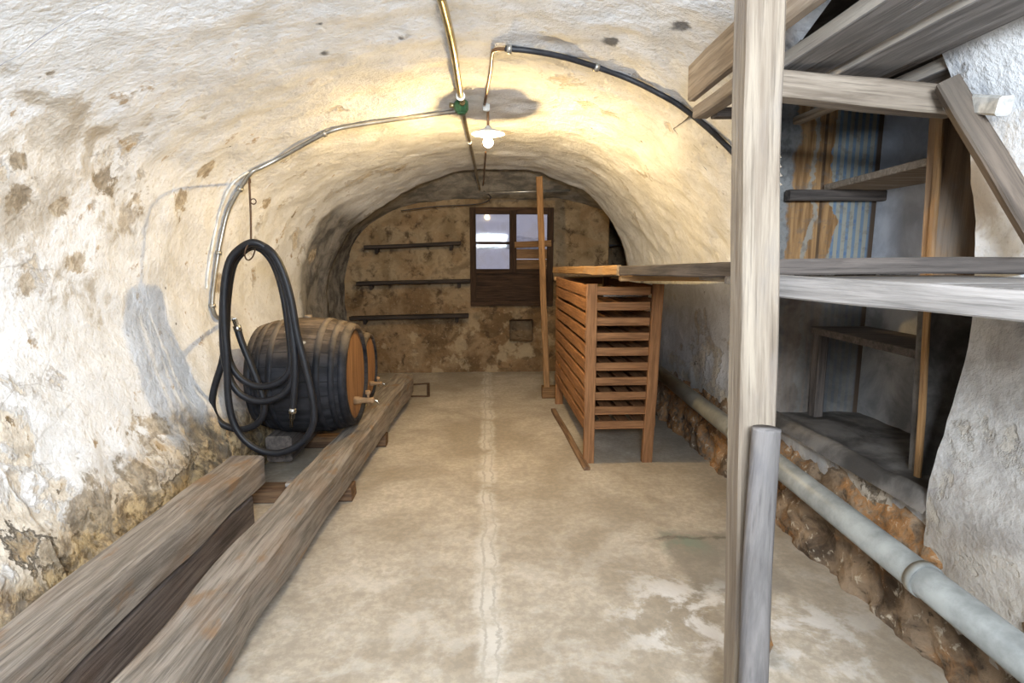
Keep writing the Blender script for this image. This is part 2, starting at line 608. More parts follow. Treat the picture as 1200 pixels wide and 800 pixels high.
def grid_sheet(name, x0, x1, y0, y1, step, fn, mat):
    nx = max(2, int((x1 - x0) / step)); ny = max(2, int((y1 - y0) / step))
    vs = []
    for j in range(ny + 1):
        for i in range(nx + 1):
            vs.append(fn(x0 + (x1 - x0) * i / nx, y0 + (y1 - y0) * j / ny))
    fs = [(j * (nx + 1) + i, j * (nx + 1) + i + 1, (j + 1) * (nx + 1) + i + 1, (j + 1) * (nx + 1) + i) for j in range(ny) for i in range(nx)]
    me = bpy.data.meshes.new(name)
    me.from_pydata(vs, [], fs)
    smooth(me)
    return link(name, me, mat)


def floor_z(x, y):
    v = Vector((x, y, 0))
    return fract(v, 1.1, 3) * .004 - .004 * math.exp(-((x - .004 + .01 * mnoise.noise(v * 2)) / .02) ** 2)


fl = grid_sheet('floor', -1.95, 2.4, -2.5, 8.1, .05, lambda x, y: Vector((x, y, floor_z(x, y))), floor_material())
fl['kind'] = 'structure'

# ------------------------------------------------------------------ rear wall with window opening
YB = 6.84
def backwall_material():
    m = Mat('bare_rubble_render', .95, .08)
    p = m.pos()
    X, Y, Z = m.xyz(p)
    n1 = m.noise(p, 2.6, 8, .62, .5)
    n2 = m.noise(p, 9, 7, .65, .3)
    n3 = m.noise(p, 30, 4, .7)
    st = m.voro(m.vadd(m.scale(p, (1, 1, 1.5)), (0, 0, 0)), 4.2, out='Color')
    stv = m.xyz(st)[0]
    up = m.rng(m.add(Z, m.mul(m.sub(n1, .5), .6)), .75, 1.2)
    warmc = m.mix(m.rng(n1, .38, .62), (.14, .09, .045), (.33, .235, .135))
    greyc = m.mix(m.rng(n1, .38, .62), (.25, .18, .10), (.42, .325, .20))
    c = m.mix(up, warmc, greyc)
    c = m.mix(m.rng(stv, .0, 1., .0, .35), c, (.36, .22, .11))
    c = m.mix(m.rng(n2, .30, .49, .9, 0), c, (.075, .05, .03))
    c = m.mix(m.rng(n1, .55, .66, 0, .6), c, (.12, .08, .045))
    c = m.mix(m.rng(n3, .58, .7, 0, .4), c, (.55, .45, .30))
    pl = m.rng(m.noise(p, 3.6, 5, .6), .56, .62)
    c = m.mix(m.mul(pl, m.rng(Z, .9, .5, 0, .55)), c, (.50, .40, .25))
    c = m.mix(1.0, c, (.80, .77, .76), 'MULTIPLY')
    m.color(c)
    m.bump(m.add(m.add(n2, m.mul(n3, .3)), m.mul(n1, .8)), .9, .03)
    return m.m


M_BACK = backwall_material()
wx0, wx1 = P(551, 300, YB).x, P(647, 300, YB).x
wz0, wz1 = P(600, 356, YB).z, P(600, 244, YB).z
nx0, nx1 = P(597, 386, YB).x, P(624, 386, YB).x
nz0, nz1 = P(610, 399, YB).z, P(610, 374, YB).z


def back_wall():
    xs = sorted(set([-1.9 + .05 * i for i in range(69)] + [wx0, wx1, nx0, nx1]))
    zs = sorted(set([-.05 + .05 * i for i in range(50)] + [wz0, wz1, nz0, nz1]))
    vs, fs = [], []
    for z in zs:
        for x in xs:
            v = Vector((x, YB, z))
            edge = min(abs(x - wx0), abs(x - wx1), abs(z - wz0), abs(z - wz1)) < .03
            a = fract(v, 2.2, 5) * .03 * (0.3 if edge else 1) + max(0, (.9 - z)) * .06
            vs.append(v + Vector((0, -a + .02, 0)))
    n = len(xs)
    for j in range(len(zs) - 1):
        for i in range(n - 1):
            cx, cz = (xs[i] + xs[i + 1]) / 2, (zs[j] + zs[j + 1]) / 2
            if wx0 < cx < wx1 and wz0 < cz < wz1: continue
            if nx0 < cx < nx1 and nz0 < cz < nz1: continue
            fs.append((j * n + i, j * n + i + 1, (j + 1) * n + i + 1, (j + 1) * n + i))
    # reveal of the window opening and of the small square niche (goes back, closed)
    def reveal(x0, x1, z0, z1, dep, closed, yf):
        b = len(vs)
        for y in (yf, YB + dep):
            for (x, z) in ((x0, z0), (x1, z0), (x1, z1), (x0, z1)): vs.append(Vector((x, y, z)))
        for k in range(4):
            k2 = (k + 1) % 4
            fs.append((b + k, b + k2, b + 4 + k2, b + 4 + k))
        if closed: fs.append((b + 4, b + 5, b + 6, b + 7))
    reveal(wx0, wx1, wz0, wz1, .35, False, YB - .03)
    reveal(nx0, nx1, nz0, nz1, .34, True, YB - .05)
    me = bpy.data.meshes.new('wall_back')
    me.from_pydata(vs, [], fs)
    smooth(me)
    o = link('wall_back', me, M_BACK); o['kind'] = 'structure'
    # wall return and end of the dark side passage
    me = bpy.data.meshes.new('wall_passage')
    me.from_pydata([(1.5, YB, -.05), (1.5, 7.9, -.05), (1.5, 7.9, 2.2), (1.5, YB, 2.2), (2.5, 7.9, -.05), (2.5, 7.9, 2.2)], [], [(0, 1, 2, 3), (1, 4, 5, 2)])
    o = link('wall_passage', me, M_BACK); o['kind'] = 'structure'


back_wall()

# ---- woods
W_DARK = wood('dark_window_wood', (.075, .042, .024), (.03, .018, .012), k=1.4)
W_BOARD = wood('weathered_brown_board', (.26, .15, .075), (.13, .075, .04), k=1.2)
W_GREY = wood('weathered_grey_timber', (.37, .32, .27), (.17, .145, .12), stain=(.24, .15, .09), stain_amt=.3, warm=(.26, .16, .09))
W_GREYLIGHT = wood('pale_grey_plank', (.38, .345, .32), (.21, .19, .175), stain=(.26, .23, .205), stain_amt=.5)
W_POST = wood('dusty_pale_post', (.40, .335, .26), (.24, .19, .145), stain=(.25, .215, .19), stain_amt=.6, k=.8)
W_STAKE = wood('grey_stake_wood', (.22, .20, .19), (.115, .105, .10), stain=(.115, .11, .115), stain_amt=.7, k=.5)
W_LOFT = wood('dusty_loft_plank', (.36, .335, .315), (.19, .175, .165), stain=(.22, .205, .195), stain_amt=.6)
W_LITEDGE = wood('lit_plank_edge', (.62, .57, .50), (.42, .37, .32), stain=(.40, .35, .3), stain_amt=.4)  # paler sides of the loft planks: light on their edges painted in
W_EDGE = wood('sawn_loft_edge', (.46, .38, .30), (.24, .19, .145), stain=(.32, .25, .19), stain_amt=.5)
W_SHELF = wood('dark_shelf_board', (.15, .125, .11), (.065, .055, .05), stain=(.11, .095, .085))
W_BSHELF = wood('blackened_shelf_board', (.055, .042, .034), (.022, .018, .016))
W_RACK = wood('reddish_rack_wood', (.34, .165, .072), (.20, .092, .04), k=1.4, bumps=.35, bright=.18)
W_ORANGE = wood('bare_orange_wood', (.50, .30, .14), (.30, .165, .07), stain=(.33, .24, .17), stain_amt=.5)
W_PROP = wood('brown_prop_wood', (.27, .15, .068), (.15, .08, .035), k=1.2)
W_SLEEPER = wood('sleeper_wood', (.24, .145, .08), (.11, .065, .04))
W_BRACE = wood('dark_brace_wood', (.21, .165, .13), (.10, .08, .065), stain=(.14, .12, .10))
W_LOWER = wood('dark_lower_timber', (.22, .175, .15), (.09, .07, .06), stain=(.15, .1, .075))

# ------------------------------------------------------------------ window
def glass_mat():
    m = Mat('dusty_window_glass', .05, .5)
    t = m.t
    tr = m.n('ShaderNodeBsdfTransparent'); tr.inputs[0].default_value = (.82, .80, .86, 1)
    gl = m.n('ShaderNodeBsdfGlossy'); gl.inputs['Roughness'].default_value = .04
    df = m.n('ShaderNodeBsdfDiffuse'); df.inputs[0].default_value = (.55, .54, .60, 1)
    nz = m.noise(m.obj(), 4.0, 5, .6)
    a = m.n('ShaderNodeMixShader'); m.l(m.rng(nz, .4, .65, .12, .32), a.inputs[0]); m.l(tr.outputs[0], a.inputs[1]); m.l(df.outputs[0], a.inputs[2])
    b = m.n('ShaderNodeMixShader'); b.inputs[0].default_value = .012; m.l(a.outputs[0], b.inputs[1]); m.l(gl.outputs[0], b.inputs[2])
    m.l(b.outputs[0], t.nodes['Material Output'].inputs['Surface'])
    return m.m


M_GLASS = glass_mat()
YW = YB - .02


def bar(name, x0, x1, z0, z1, y, th, mat, parent=None, vert=None):
    vert = (z1 - z0) > (x1 - x0) if vert is None else vert
    cx, cz = (x0 + x1) / 2, (z0 + z1) / 2
    if vert: return beam(name, (cx, y, z0), (cx, y, z1), x1 - x0, th, mat, parent, up=(0, 1, 0), jit=.0015, ch=.004, seg=3)
    return beam(name, (x0, y, cz), (x1, y, cz), th, z1 - z0, mat, parent, up=(0, 0, 1), jit=.0015, ch=.004, seg=3)


def wxz(px, py): p = P(px, py, YW); return p.x, p.z
win = bpy.data.objects.new('window_1', None); win.location = ((wx0 + wx1) / 2, YW, wz0); col.objects.link(win); win['kind'] = 'structure'
xa = [wxz(x, 300)[0] for x in (551, 558, 597, 605, 641, 648)]
zz = {y: wxz(600, y)[1] for y in (244, 251, 283, 286, 315, 319, 356, 292)}
bar('frame_stile', xa[0], xa[1], zz[356], zz[244], YW, .07, W_DARK, win)
bar('frame_stile', xa[2], xa[3], zz[319], zz[244] - .03, YW - .02, .07, W_DARK, win)
bar('frame_stile', xa[4], xa[5], zz[356], zz[244], YW, .07, W_DARK, win)
bar('frame_rail', xa[0], xa[5], zz[251], zz[244] + .01, YW + .003, .07, W_DARK, win)
bar('glazing_bar', xa[1], xa[2], zz[286], zz[283], YW - .005, .03, W_DARK, win)
bar('frame_rail', xa[0] + .02, xa[5] - .02, zz[319] - .02, zz[315], YW + .006, .07, W_DARK, win)
bar('lower_panel', xa[0] + .03, xa[5] - .03, zz[356], zz[319] - .015, YW + .02, .04, W_DARK, win)
bar('frame_rail', xa[0], xa[5], zz[356] - .02, zz[356] + .04, YW - .006, .08, W_DARK, win)
for (a_, b_, c_, d_) in ((xa[1] - .01, xa[2] + .01, zz[286] - .01, zz[251] + .01), (xa[1] - .01, xa[2] + .01, zz[315] - .01, zz[286] + .005), (xa[3] - .01, xa[4] + .01, zz[286] - .02, zz[251] + .01)):
    me = bpy.data.meshes.new('pane')
    me.from_pydata([(a_, 0, c_), (b_, 0, c_), (b_, 0, d_), (a_, 0, d_)], [], [(0, 1, 2, 3)])
    link('pane', me, M_GLASS, win, Matrix.Translation((0, YW + .015, 0)))
zl = [zz[315] + .0, (zz[315] + zz[292]) / 2, zz[292]]
bar('infill_board', xa[3], xa[4], zl[0] - .005, zl[1] - .004, YW + .004, .02, W_BOARD, win)
bar('infill_board', xa[3], xa[4], zl[1] + .004, zl[2], YW + .004, .02, W_BOARD, win)
q0, q1 = P(603, 287, YW - .06), P(646, 285, YW - .06)
tag(beam('wooden_batten', q0, q1, .02, .075, W_PROP, jit=.003), 'brown batten nailed across the right half of the window', 'batten')

# ground outdoors seen through the panes: snowy bank
bank = grid_sheet('ground_outside', -2.5, 3.0, 7.4, 12.0, .3, lambda x, y: Vector((x, y, 1.52 + .06 * (y - 7.4) + .12 * fract(Vector((x, y, 3)), 1.1, 3))), plain('pale_ground', (.75, .76, .82), .9))
bank['kind'] = 'structure'

# ------------------------------------------------------------------ wall shelves on the back wall
for (xa_, ya_, xb_, yb_, lab) in ((428, 290, 540, 285, 'topmost narrow dark board shelf on the rear wall'),
                                  (419, 332, 551, 329, 'middle narrow dark board shelf on the rear wall'),
                                  (411, 372.5, 549, 369.5, 'lowest narrow dark board shelf on the rear wall')):
    a_, b_ = P(xa_, ya_, YB - .10), P(xb_, yb_, YB - .10)
    root = empty('wall_shelf', (a_ + b_) / 2, lab, 'shelf', 'narrow board shelves on the rear wall')
    beam('board', a_, b_, .16, .042, W_BSHELF, root, jit=.003)
    for t_ in (.12, .9):
        q = a_.lerp(b_, t_)
        beam('bracket', q + Vector((0, .07, -.02)), q + Vector((0, -.03, -.045)), .04, .07, W_BSHELF, root, jit=.001, seg=2)

# ------------------------------------------------------------------ recess in the right wall
ND0, ND1, NX, NZ0, NZ1 = 1.802, 3.0, 2.12, .52, 2.32
def niche_material(kind):
    m = Mat('recess_' + kind, .9, .12)
    p = m.pos()
    X, Y, Z = m.xyz(p)
    n1 = m.noise(p, 4, 7, .62, .4)
    n2 = m.noise(p, 16, 6, .65)
    if kind == 'paper':
        # striped wallpaper, torn away over bare ochre boards
        s = m.math('FRACT', m.mul(X, 25.0))
        stripe = m.mix(m.rng(s, .38, .5), (.17, .235, .31), (.335, .325, .275))
        s2 = m.math('FRACT', m.mul(X, 9.0))
        mot = m.mul(m.rng(m.voro(m.scale(p, (1, 0, 1)), 26.0), .36, .18), m.rng(s, .34, .44, 1, 0))
        stripe = m.mix(m.mul(mot, .6), stripe, (.10, .16, .30))
        grain = m.noise(m.scale(p, (14, 1, 1)), 3, 6, .6)
        bare = m.mix(m.rng(grain, .35, .65), (.22, .12, .055), (.44, .26, .12))
        greyp = m.mix(m.rng(n2, .35, .65), (.16, .155, .15), (.34, .34, .33))
        xx = m.add(X, m.mul(m.sub(n1, .5), .22))
        c = m.mix(m.rng(xx, 1.64, 1.665), greyp, bare)
        c = m.mix(m.mul(m.rng(m.math('ABSOLUTE', m.sub(xx, 1.76)), .018, .008), .8), c, (.35, .34, .30))
        c = m.mix(m.mul(m.rng(m.math('ABSOLUTE', m.sub(X, 1.81)), .012, .005), .8), c, (.06, .04, .03))
        c = m.mix(m.rng(xx, 1.865, 1.875), c, stripe)
        c = m.mix(m.rng(Z, 1.28, 1.22, 0, .85), c, m.mix(m.rng(n1, .35, .65), (.10, .095, .09), (.22, .205, .19)))  # lower end wall darkened: shade under the eye-level shelf painted in
        c = m.mix(m.rng(n2, .5, .66, 0, .6), c, (.17, .145, .12))
        c = m.mix(m.rng(X, 2.085, 2.10), c, (.10, .07, .05))
    elif kind == 'blue':
        c = m.mix(m.rng(n1, .38, .66), (.42, .45, .52), (.60, .64, .72))
        c = m.mix(m.rng(Z, 1.30, 1.15, 0, .85), c, m.mix(m.rng(n1, .35, .65), (.12, .115, .11), (.30, .28, .255)))  # lower back wall darkened, shade below the shelf put into the colour
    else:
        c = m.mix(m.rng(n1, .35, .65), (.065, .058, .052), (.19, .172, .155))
    m.color(c)
    m.bump(m.add(n1, n2), .5, .008)
    return m.m


def poly_obj(name, verts, faces, mat, kind='structure', parent=None):
    me = bpy.data.meshes.new(name)
    me.from_pydata(verts, [], faces)
    o = link(name, me, mat, parent)
    if kind: o['kind'] = kind
    return o


pm_ = prof_mid
k0, k1 = HOLE_T0, HOLE_T1
outl = [(pm_[k].x + .0, ND1, pm_[k].y) for k in range(k0, k1 + 1)] + [(NX, ND1, NZ0), (NX, ND1, NZ1), (pm_[k0].x, ND1, NZ1)]
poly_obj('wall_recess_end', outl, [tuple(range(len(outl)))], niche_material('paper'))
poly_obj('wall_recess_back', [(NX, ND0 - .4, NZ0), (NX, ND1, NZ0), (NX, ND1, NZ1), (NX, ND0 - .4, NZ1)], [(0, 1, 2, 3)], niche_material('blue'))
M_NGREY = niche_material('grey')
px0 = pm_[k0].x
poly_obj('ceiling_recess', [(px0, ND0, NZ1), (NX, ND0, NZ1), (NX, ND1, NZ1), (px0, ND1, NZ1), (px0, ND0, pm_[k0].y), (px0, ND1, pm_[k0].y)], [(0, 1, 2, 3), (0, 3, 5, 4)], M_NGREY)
# near side of the recess: from the near wall outline back to the recess back
pn = prof(1.79)
rows_n = [displace(Vector((p.x, 1.80, p.y)), Vector((1, 0, 0))) for p in pn[k0:k1 + 1]]
vs = []
for v in rows_n: vs += [(v.x - .0, 1.80, v.z), (NX + .02, 1.80, v.z)]
fs = [(2 * i, 2 * i + 1, 2 * i + 3, 2 * i + 2) for i in range(len(rows_n) - 1)]
b_ = len(vs)
vs += [(pn[k0].x, 1.80, NZ1), (NX + .02, 1.80, NZ1)]
fs.append((0, 1, b_ + 1, b_))
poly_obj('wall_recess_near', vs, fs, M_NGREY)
# sill
sill = grid_sheet('floor_recess', 1.55, NX + .06, ND0 - .002, ND1 + .06, .03, lambda x, y: Vector((x, y, NZ0 + .012 + fract(Vector((x, y, 2)), 6, 4) * .008 + (0.03 * max(0, 1 - abs(x - 1.605) / .06)) - (0.0 if x > 1.58 else (1.58 - x) * 1.2))), M_NGREY)
sill['kind'] = 'structure'

# partition that splits the recess: plastered slab with a wooden edge strip
pa, pb = P(1096, 120, 2.06), P(1071, 586, 2.06)
pa = Vector((pa.x, 2.06, 2.3)); pb = Vector((pb.x, 2.06, NZ0))
part = empty('partition_wall', pb, 'upright partition with brown wooden edge dividing the right wall recess', 'partition')
def slab(name, quad, y0, y1, mat, parent):
    R = Matrix.Rotation(-math.pi / 2, 4, 'Y')
    Ri = R.inverted()
    vs = [(x, y0, z) for x, z in quad] + [(x, y1, z) for x, z in quad]
    vs = [Ri @ Vector(v) for v in vs]
    o = poly_obj(name, vs, [(0, 1, 2, 3), (7, 6, 5, 4), (0, 4, 5, 1), (1, 5, 6, 2), (2, 6, 7, 3), (3, 7, 4, 0)], mat, None, parent)
    o.matrix_basis = R
    return o
W_PARTN = wood('worn_partition_board', (.46, .31, .19), (.30, .19, .115), stain=(.32, .29, .26), stain_amt=.6, k=.6)
slab('panel', [(pb.x + .02, NZ0), (NX, NZ0), (NX, 1.33), (pb.x + .02 + (pa.x - pb.x) * .45, 1.33)], 2.075, 2.13, M_NGREY, part)
slab('panel', [(pb.x + .02 + (pa.x - pb.x) * .45, 1.33), (NX, 1.33), (NX, 2.3), (pa.x + .02, 2.3)], 2.072, 2.13, W_PARTN, part)
beam('edge_strip', pb + Vector((.005, 0, 0)), pa + Vector((.005, 0, 0)), .03, .018, W_ORANGE, part, up=(1, 0, 0), jit=.003)

# shelves in the recess
zs_ = P(965, 222, 2.96).z
a_, b_ = P(968, 219, 2.95), P(1091, 186, 2.14)
zz_ = (a_.z + b_.z) / 2
def slab_board(name, quad, z0, z1, mat, label, cat, group=None):
    c = Vector((sum(q[0] for q in quad) / 4, sum(q[1] for q in quad) / 4, z0))
    vs = [(x - c.x, y - c.y, 0) for x, y in quad] + [(x - c.x, y - c.y, z1 - z0) for x, y in quad]
    me = bpy.data.meshes.new(name)
    me.from_pydata(vs, [], [(3, 2, 1, 0), (4, 5, 6, 7), (0, 1, 5, 4), (1, 2, 6, 5), (2, 3, 7, 6), (3, 0, 4, 7)])
    bm = bmesh.new(); bm.from_mesh(me)
    bmesh.ops.bevel(bm, geom=bm.edges[:], offset=.003, segments=1, affect='EDGES')
    bm.to_mesh(me); bm.free()
    o = link(name, me, mat, None, Matrix.Translation(c))
    return tag(o, label, cat, group)
slab_board('recess_shelf', [(b_.x, b_.y), (NX - .01, b_.y), (NX - .01, 2.97), (a_.x, 2.97)], zz_ - .02, zz_ + .012, W_EDGE, 'upper wooden shelf board in the right wall recess above eye level', 'shelf')
a2, b2 = P(923, 229, 2.93), P(1042, 229, 2.93)
tag(beam('shelf_cleat', a2, Vector((b2.x, 2.95, b2.z)), .05, .055, W_SHELF, jit=.002), 'dark cleat under the upper recess shelf across the papered end', 'cleat')
a_, b_ = P(951, 401, 2.95), P(1076, 416, 2.15)
slab_board('recess_shelf', [(b_.x, b_.y), (NX - .01, b_.y), (NX - .01, 2.97), (a_.x, 2.97)], b_.z - .018, b_.z + .018, W_SHELF, 'dark lower shelf board in the recess under the eye-level planks', 'shelf')
a_ = P(962, 420, 2.93)
tag(beam('shelf_support', (a_.x, 2.94, NZ0 + .01), (a_.x, 2.94, b_.z - .02), .05, .07, W_SHELF, up=(0, 1, 0)), 'dark upright board under the lower recess shelf', 'board')

# ------------------------------------------------------------------ rubble footing below the right wall
def rubble_material():
    m = Mat('crumbling_footing', .95, .1)
    p = m.pos()
    X, Y, Z = m.xyz(p)
    n1 = m.noise(p, 4.5, 8, .65, .6); n2 = m.noise(p, 17, 7, .65, .4)
    n0 = m.noise(p, 1.7, 3)
    c = m.mix(m.rng(n1, .36, .62), (.075, .055, .04), (.30, .22, .15))
    c = m.mix(m.mul(m.rng(n0, .45, .55), m.rng(n2, .40, .62, 0, .8)), c, (.38, .18, .06))
    c = m.mix(m.rng(n2, .58, .68, 0, .85), c, (.56, .50, .40))
    c = m.mix(m.rng(n2, .30, .42, .85, 0), c, (.035, .03, .026))
    m.color(c)
    m.bump(m.add(n1, m.mul(n2, .8)), 1.0, .03)
    return m.m


M_RUB = rubble_material()
def ledge_pt(u, y):
    # u 0..1: from the floor line up the rough face, over the top to the wall
    if u < .6:
        t = u / .6; x = 1.53 + .045 * t; z = -.02 + .38 * t
        nv = Vector((-1, 0, .2))
    else:
        t = (u - .6) / .4; x = 1.575 + .06 * t; z = .36 + .14 * t
        nv = Vector((-.5, 0, .8))
    v = Vector((x, y, z))
    return v + nv * (fract(v + Vector((3, 0, 0)), 5.0, 6) * .038 + fract(v, 14, 4) * .012) * (1 if u > .02 else .3)
led = grid_sheet('trim_footing', 0, 1, -1.5, 6.6, .03, lambda u, y: ledge_pt(u, y), M_RUB)
led['kind'] = 'structure'

# ------------------------------------------------------------------ drain pipe along the right wall
M_PIPE = plain('grey_drain_pipe', (.27, .275, .26), .42, 0, .4, .35, 6)
PR = .055
def pipe_pt(px, py, x): 
    r = ray(px, py); return EYE + r * (x / r.x)
pA, pB = pipe_pt(779, 441, 1.47), pipe_pt(1185, 760, 1.44)
dr = (pB - pA).normalized()
pA2 = pA - dr * 1.2; pB2 = pB + dr * 1.2
pipe = empty('drain_pipe', (pA + pB) / 2, 'long grey drain pipe running along the foot of the right wall', 'pipe')
tube('pipe', [pA2, pB2], PR, M_PIPE, pipe, n=1, seg=24)
for (px_, py_) in ((1088, 674), (866, 505)):
    t_ = min(range(400), key=lambda i: (lambda q: (q.x - px_) ** 2 + (q.y - py_) ** 2)((lambda w: Vector((600 + F * (w - EYE).dot(RT) / (w - EYE).dot(FW), 400 - F * (w - EYE).dot(UP) / (w - EYE).dot(FW))))(pA2.lerp(pB2, i / 400))))
    q = pA2.lerp(pB2, t_ / 400)
    tube('coupling', [q - dr * .016, q + dr * .016], PR + .006, M_PIPE, pipe, n=1, seg=24)

# ------------------------------------------------------------------ ceiling services
M_GALV = plain('galvanised_conduit', (.42, .40, .36), .35, .75, .5, .3, 10)
M_BRASSY = plain('old_brass_pipe', (.45, .36, .19), .32, .85, .5, .35, 9)
M_BLACKC = plain('black_cable', (.03, .03, .035), .5)
M_COPPER = plain('brown_conduit', (.22, .12, .06), .45, .4)
M_WHITE = plain('white_plastic', (.75, .74, .70), .5)
M_GREEN = plain('green_enamel', (.05, .16, .07), .3, 0, .5, .4, 20)
M_STEEL = plain('shiny_steel', (.62, .62, .60), .22, 1.0, .5, .2, 12)
M_RUST = plain('rusty_wire', (.13, .075, .045), .7, .5)


def run(name, pxs, r, mat, off, label, cat, clips=(), seg=10):
    pts = [hit(x, y, off) for x, y in pxs]
    root = empty(name, pts[len(pts) // 2], label, cat)
    tube(name.split('_')[-1] + '_run', pts, r, mat, root, n=8, seg=seg)
    path = catmull(pts, 8)
    for c in clips:
        i = int(c * (len(path) - 2))
        q, q2 = path[i], path[i + 1]
        t = (q2 - q).normalized()
        tube('clip', [q - t * .011, q + t * .011], r * 1.55, M_GALV, root, n=1, seg=12)
    return root, pts


run('ceiling_pipe', [(516, -14), (524, 20), (531, 55), (538, 100), (540, 112)], .017, M_BRASSY, .02,
    'thick brassy pipe along the vault crown, before the green junction box', 'pipe', (.93,), 14)
run('ceiling_conduit', [(541, 124), (547, 150), (555, 186), (562, 220)], .012, M_BRASSY, .02,
    'thinner brassy conduit running from the green box towards the window', 'conduit', (.1, .5))
c_pts = [(534, 127), (500, 132), (460, 137), (420, 143), (390, 149), (362, 162), (330, 180), (305, 193), (292, 200), (277, 222), (264, 247), (256, 280), (250, 312), (246, 345), (246, 362), (252, 373), (266, 375)]
run('wall_conduit', c_pts, .0125, M_GALV, .018, 'grey conduit bent from the green box down the left wall', 'conduit', (.28, .56, .73, .87, .99))
run('wall_cable', [(290, 200), (272, 214), (259, 240), (250, 275), (243, 315), (241, 338)], .007, M_WHITE, .008, 'thin pale cable beside the conduit on the left wall', 'cable')
run('ceiling_cable', [(592, 53), (622, 56), (660, 63), (700, 75), (740, 90), (775, 107), (800, 122), (835, 150), (868, 183), (895, 214)], .013, M_BLACKC, .014,
    'black cable following the vault curve down to the right', 'cable', (.03, .34))
lp = [hit(592, 53, .016), hit(580, 54, .016), hit(577, 60, .016), hit(575, 80, .016), hit(568, 118, .02)]
root = empty('lamp_conduit', lp[2], 'short brown conduit feeding the hanging lamp', 'conduit')
tube('conduit_run', lp, .0085, M_COPPER, root)
# junction box
jb = hit(540, 119, .012)
jroot = empty('junction_box', jb, 'round green junction box on the vault crown', 'junction box')
me = lathe_mesh([(.040, .03), (.044, 0), (.044, -.035), (.036, -.046), (.036, -.052)], 8)
smooth(me, False)
link('box', me, M_GREEN, jroot, Matrix.Translation(jb))
link('cover', lathe_mesh([(.028, -.052), (.026, -.060), (.012, -.064)], 12), M_GREEN, jroot, Matrix.Translation(jb))
for an in (0.0, 1.55, 3.4):
    tube('gland', [jb + Vector((math.cos(an + 1.5) * .04, math.sin(an + 1.5) * .04, -.012)), jb + Vector((math.cos(an + 1.5) * .07, math.sin(an + 1.5) * .07, -.008))], .016, M_BRASSY, jroot, n=1)

# ------------------------------------------------------------------ hanging lamp
lt = hit(568, 122, 0)
dl = lt.y
ls = P(572, 157, dl)
lx = ls.x
lroot = empty('pendant_lamp', Vector((lx, dl, lt.z)), 'lit bare bulb under a white enamel disc shade hanging from the vault', 'lamp')
sock_z = P(572, 127, dl).z
bpy_box = lathe_mesh([(.03, sock_z + .05), (.03, sock_z - .015), (.018, sock_z - .02)], 4); smooth(bpy_box, False)
link('ceiling_rose', bpy_box, M_WHITE, lroot, Matrix.Translation((lx - .01, dl, 0)) @ Matrix.Rotation(.78, 4, 'Z'))
link('stem', lathe_mesh([(.008, sock_z), (.008, ls.z + .035)], 10), M_COPPER, lroot, Matrix.Translation((lx, dl, 0)))
link('lamp_holder', lathe_mesh([(.012, ls.z + .05), (.024, ls.z + .035), (.024, ls.z + .004), (.02, ls.z - .012)], 16), M_WHITE, lroot, Matrix.Translation((lx, dl, 0)))
M_ENAMEL = plain('white_enamel', (.86, .85, .82), .35, 0, .5, .05)
link('lamp_shade', lathe_mesh([(.024, ls.z + .030), (.05, ls.z + .024), (.100, ls.z + .004), (.105, ls.z - .003), (.100, ls.z + .000), (.05, ls.z + .018), (.022, ls.z + .024)], 40, cap=False), M_ENAMEL, lroot, Matrix.Translation((lx, dl, 0)))
mb = bpy.data.materials.new('glowing_bulb'); mb.use_nodes = True
nt = mb.node_tree; nt.nodes.remove(nt.nodes['Principled BSDF'])
em = nt.nodes.new('ShaderNodeEmission'); em.inputs[0].default_value = (1.0, .70, .30, 1); em.inputs[1].default_value = 2150
nt.links.new(em.outputs[0], nt.nodes['Material Output'].inputs[0])
link('bulb', lathe_mesh([(.013, ls.z - .012), (.018, ls.z - .022), (.029, ls.z - .040), (.031, ls.z - .052), (.026, ls.z - .068), (.013, ls.z - .079), (.003, ls.z - .082)], 20), mb, lroot, Matrix.Translation((lx, dl, 0)))
BULB = Vector((lx, dl, ls.z - .05))

run('rear_conduit', [(569, 176), (568, 190), (567, 205), (566, 216)], .008, M_COPPER, .014, 'short brown conduit on the vault behind the lamp', 'conduit')
a_, b_ = P(563, 226, 6.1), P(668, 223, 6.1)
tag(tube('curtain_rod', [a_, b_], .012, M_GALV, n=1), 'thin metal rod across the rear bay above the window', 'rod')
a_, b_ = P(470, 247, 6.7), P(560, 239, 6.7)
tag(tube('electric_cable', [a_, P(510, 242, 6.7), b_, P(575, 232, 6.4), P(567, 224, 6.15)], .006, M_BLACKC), 'black cable sagging along the top of the rear wall', 'cable')

# ------------------------------------------------------------------ timbers on the left floor
ba0, ba1 = Vector((-1.295, .3, .30)), Vector((-1.275, 2.87, .295))
def along(p0, p1, t): return p0.lerp(p1, t)
tag(beam('timber_beam', ba0, ba1, .175, .165, W_GREY, jit=.008, ch=.012, wane=.02), 'thick grey timber beam lying nearest the left wall', 'beam')
tag(beam('timber_beam', (-1.31, .3, .105), (-1.30, 2.80, .10), .15, .195, W_LOWER, jit=.007, ch=.022), 'dark lower timber lying on the floor under the left wall beam', 'beam')
tag(beam('timber_beam', (-.975, .4, .177), (-.82, 5.35, .19), .19, .19, W_GREY, jit=.010, ch=.014, wane=.035, seg=60), 'long worn timber beam on blocks carrying the barrel fronts', 'beam')
tag(beam('timber_beam', (-1.33, 3.46, .20), (-1.35, 5.3, .20), .16, .17, W_SHELF, jit=.006, ch=.014), 'dark rear beam under the wall ends of the barrels', 'beam')
g1, g2, g3 = G(412, 588), G(452, 524), G(308, 716)
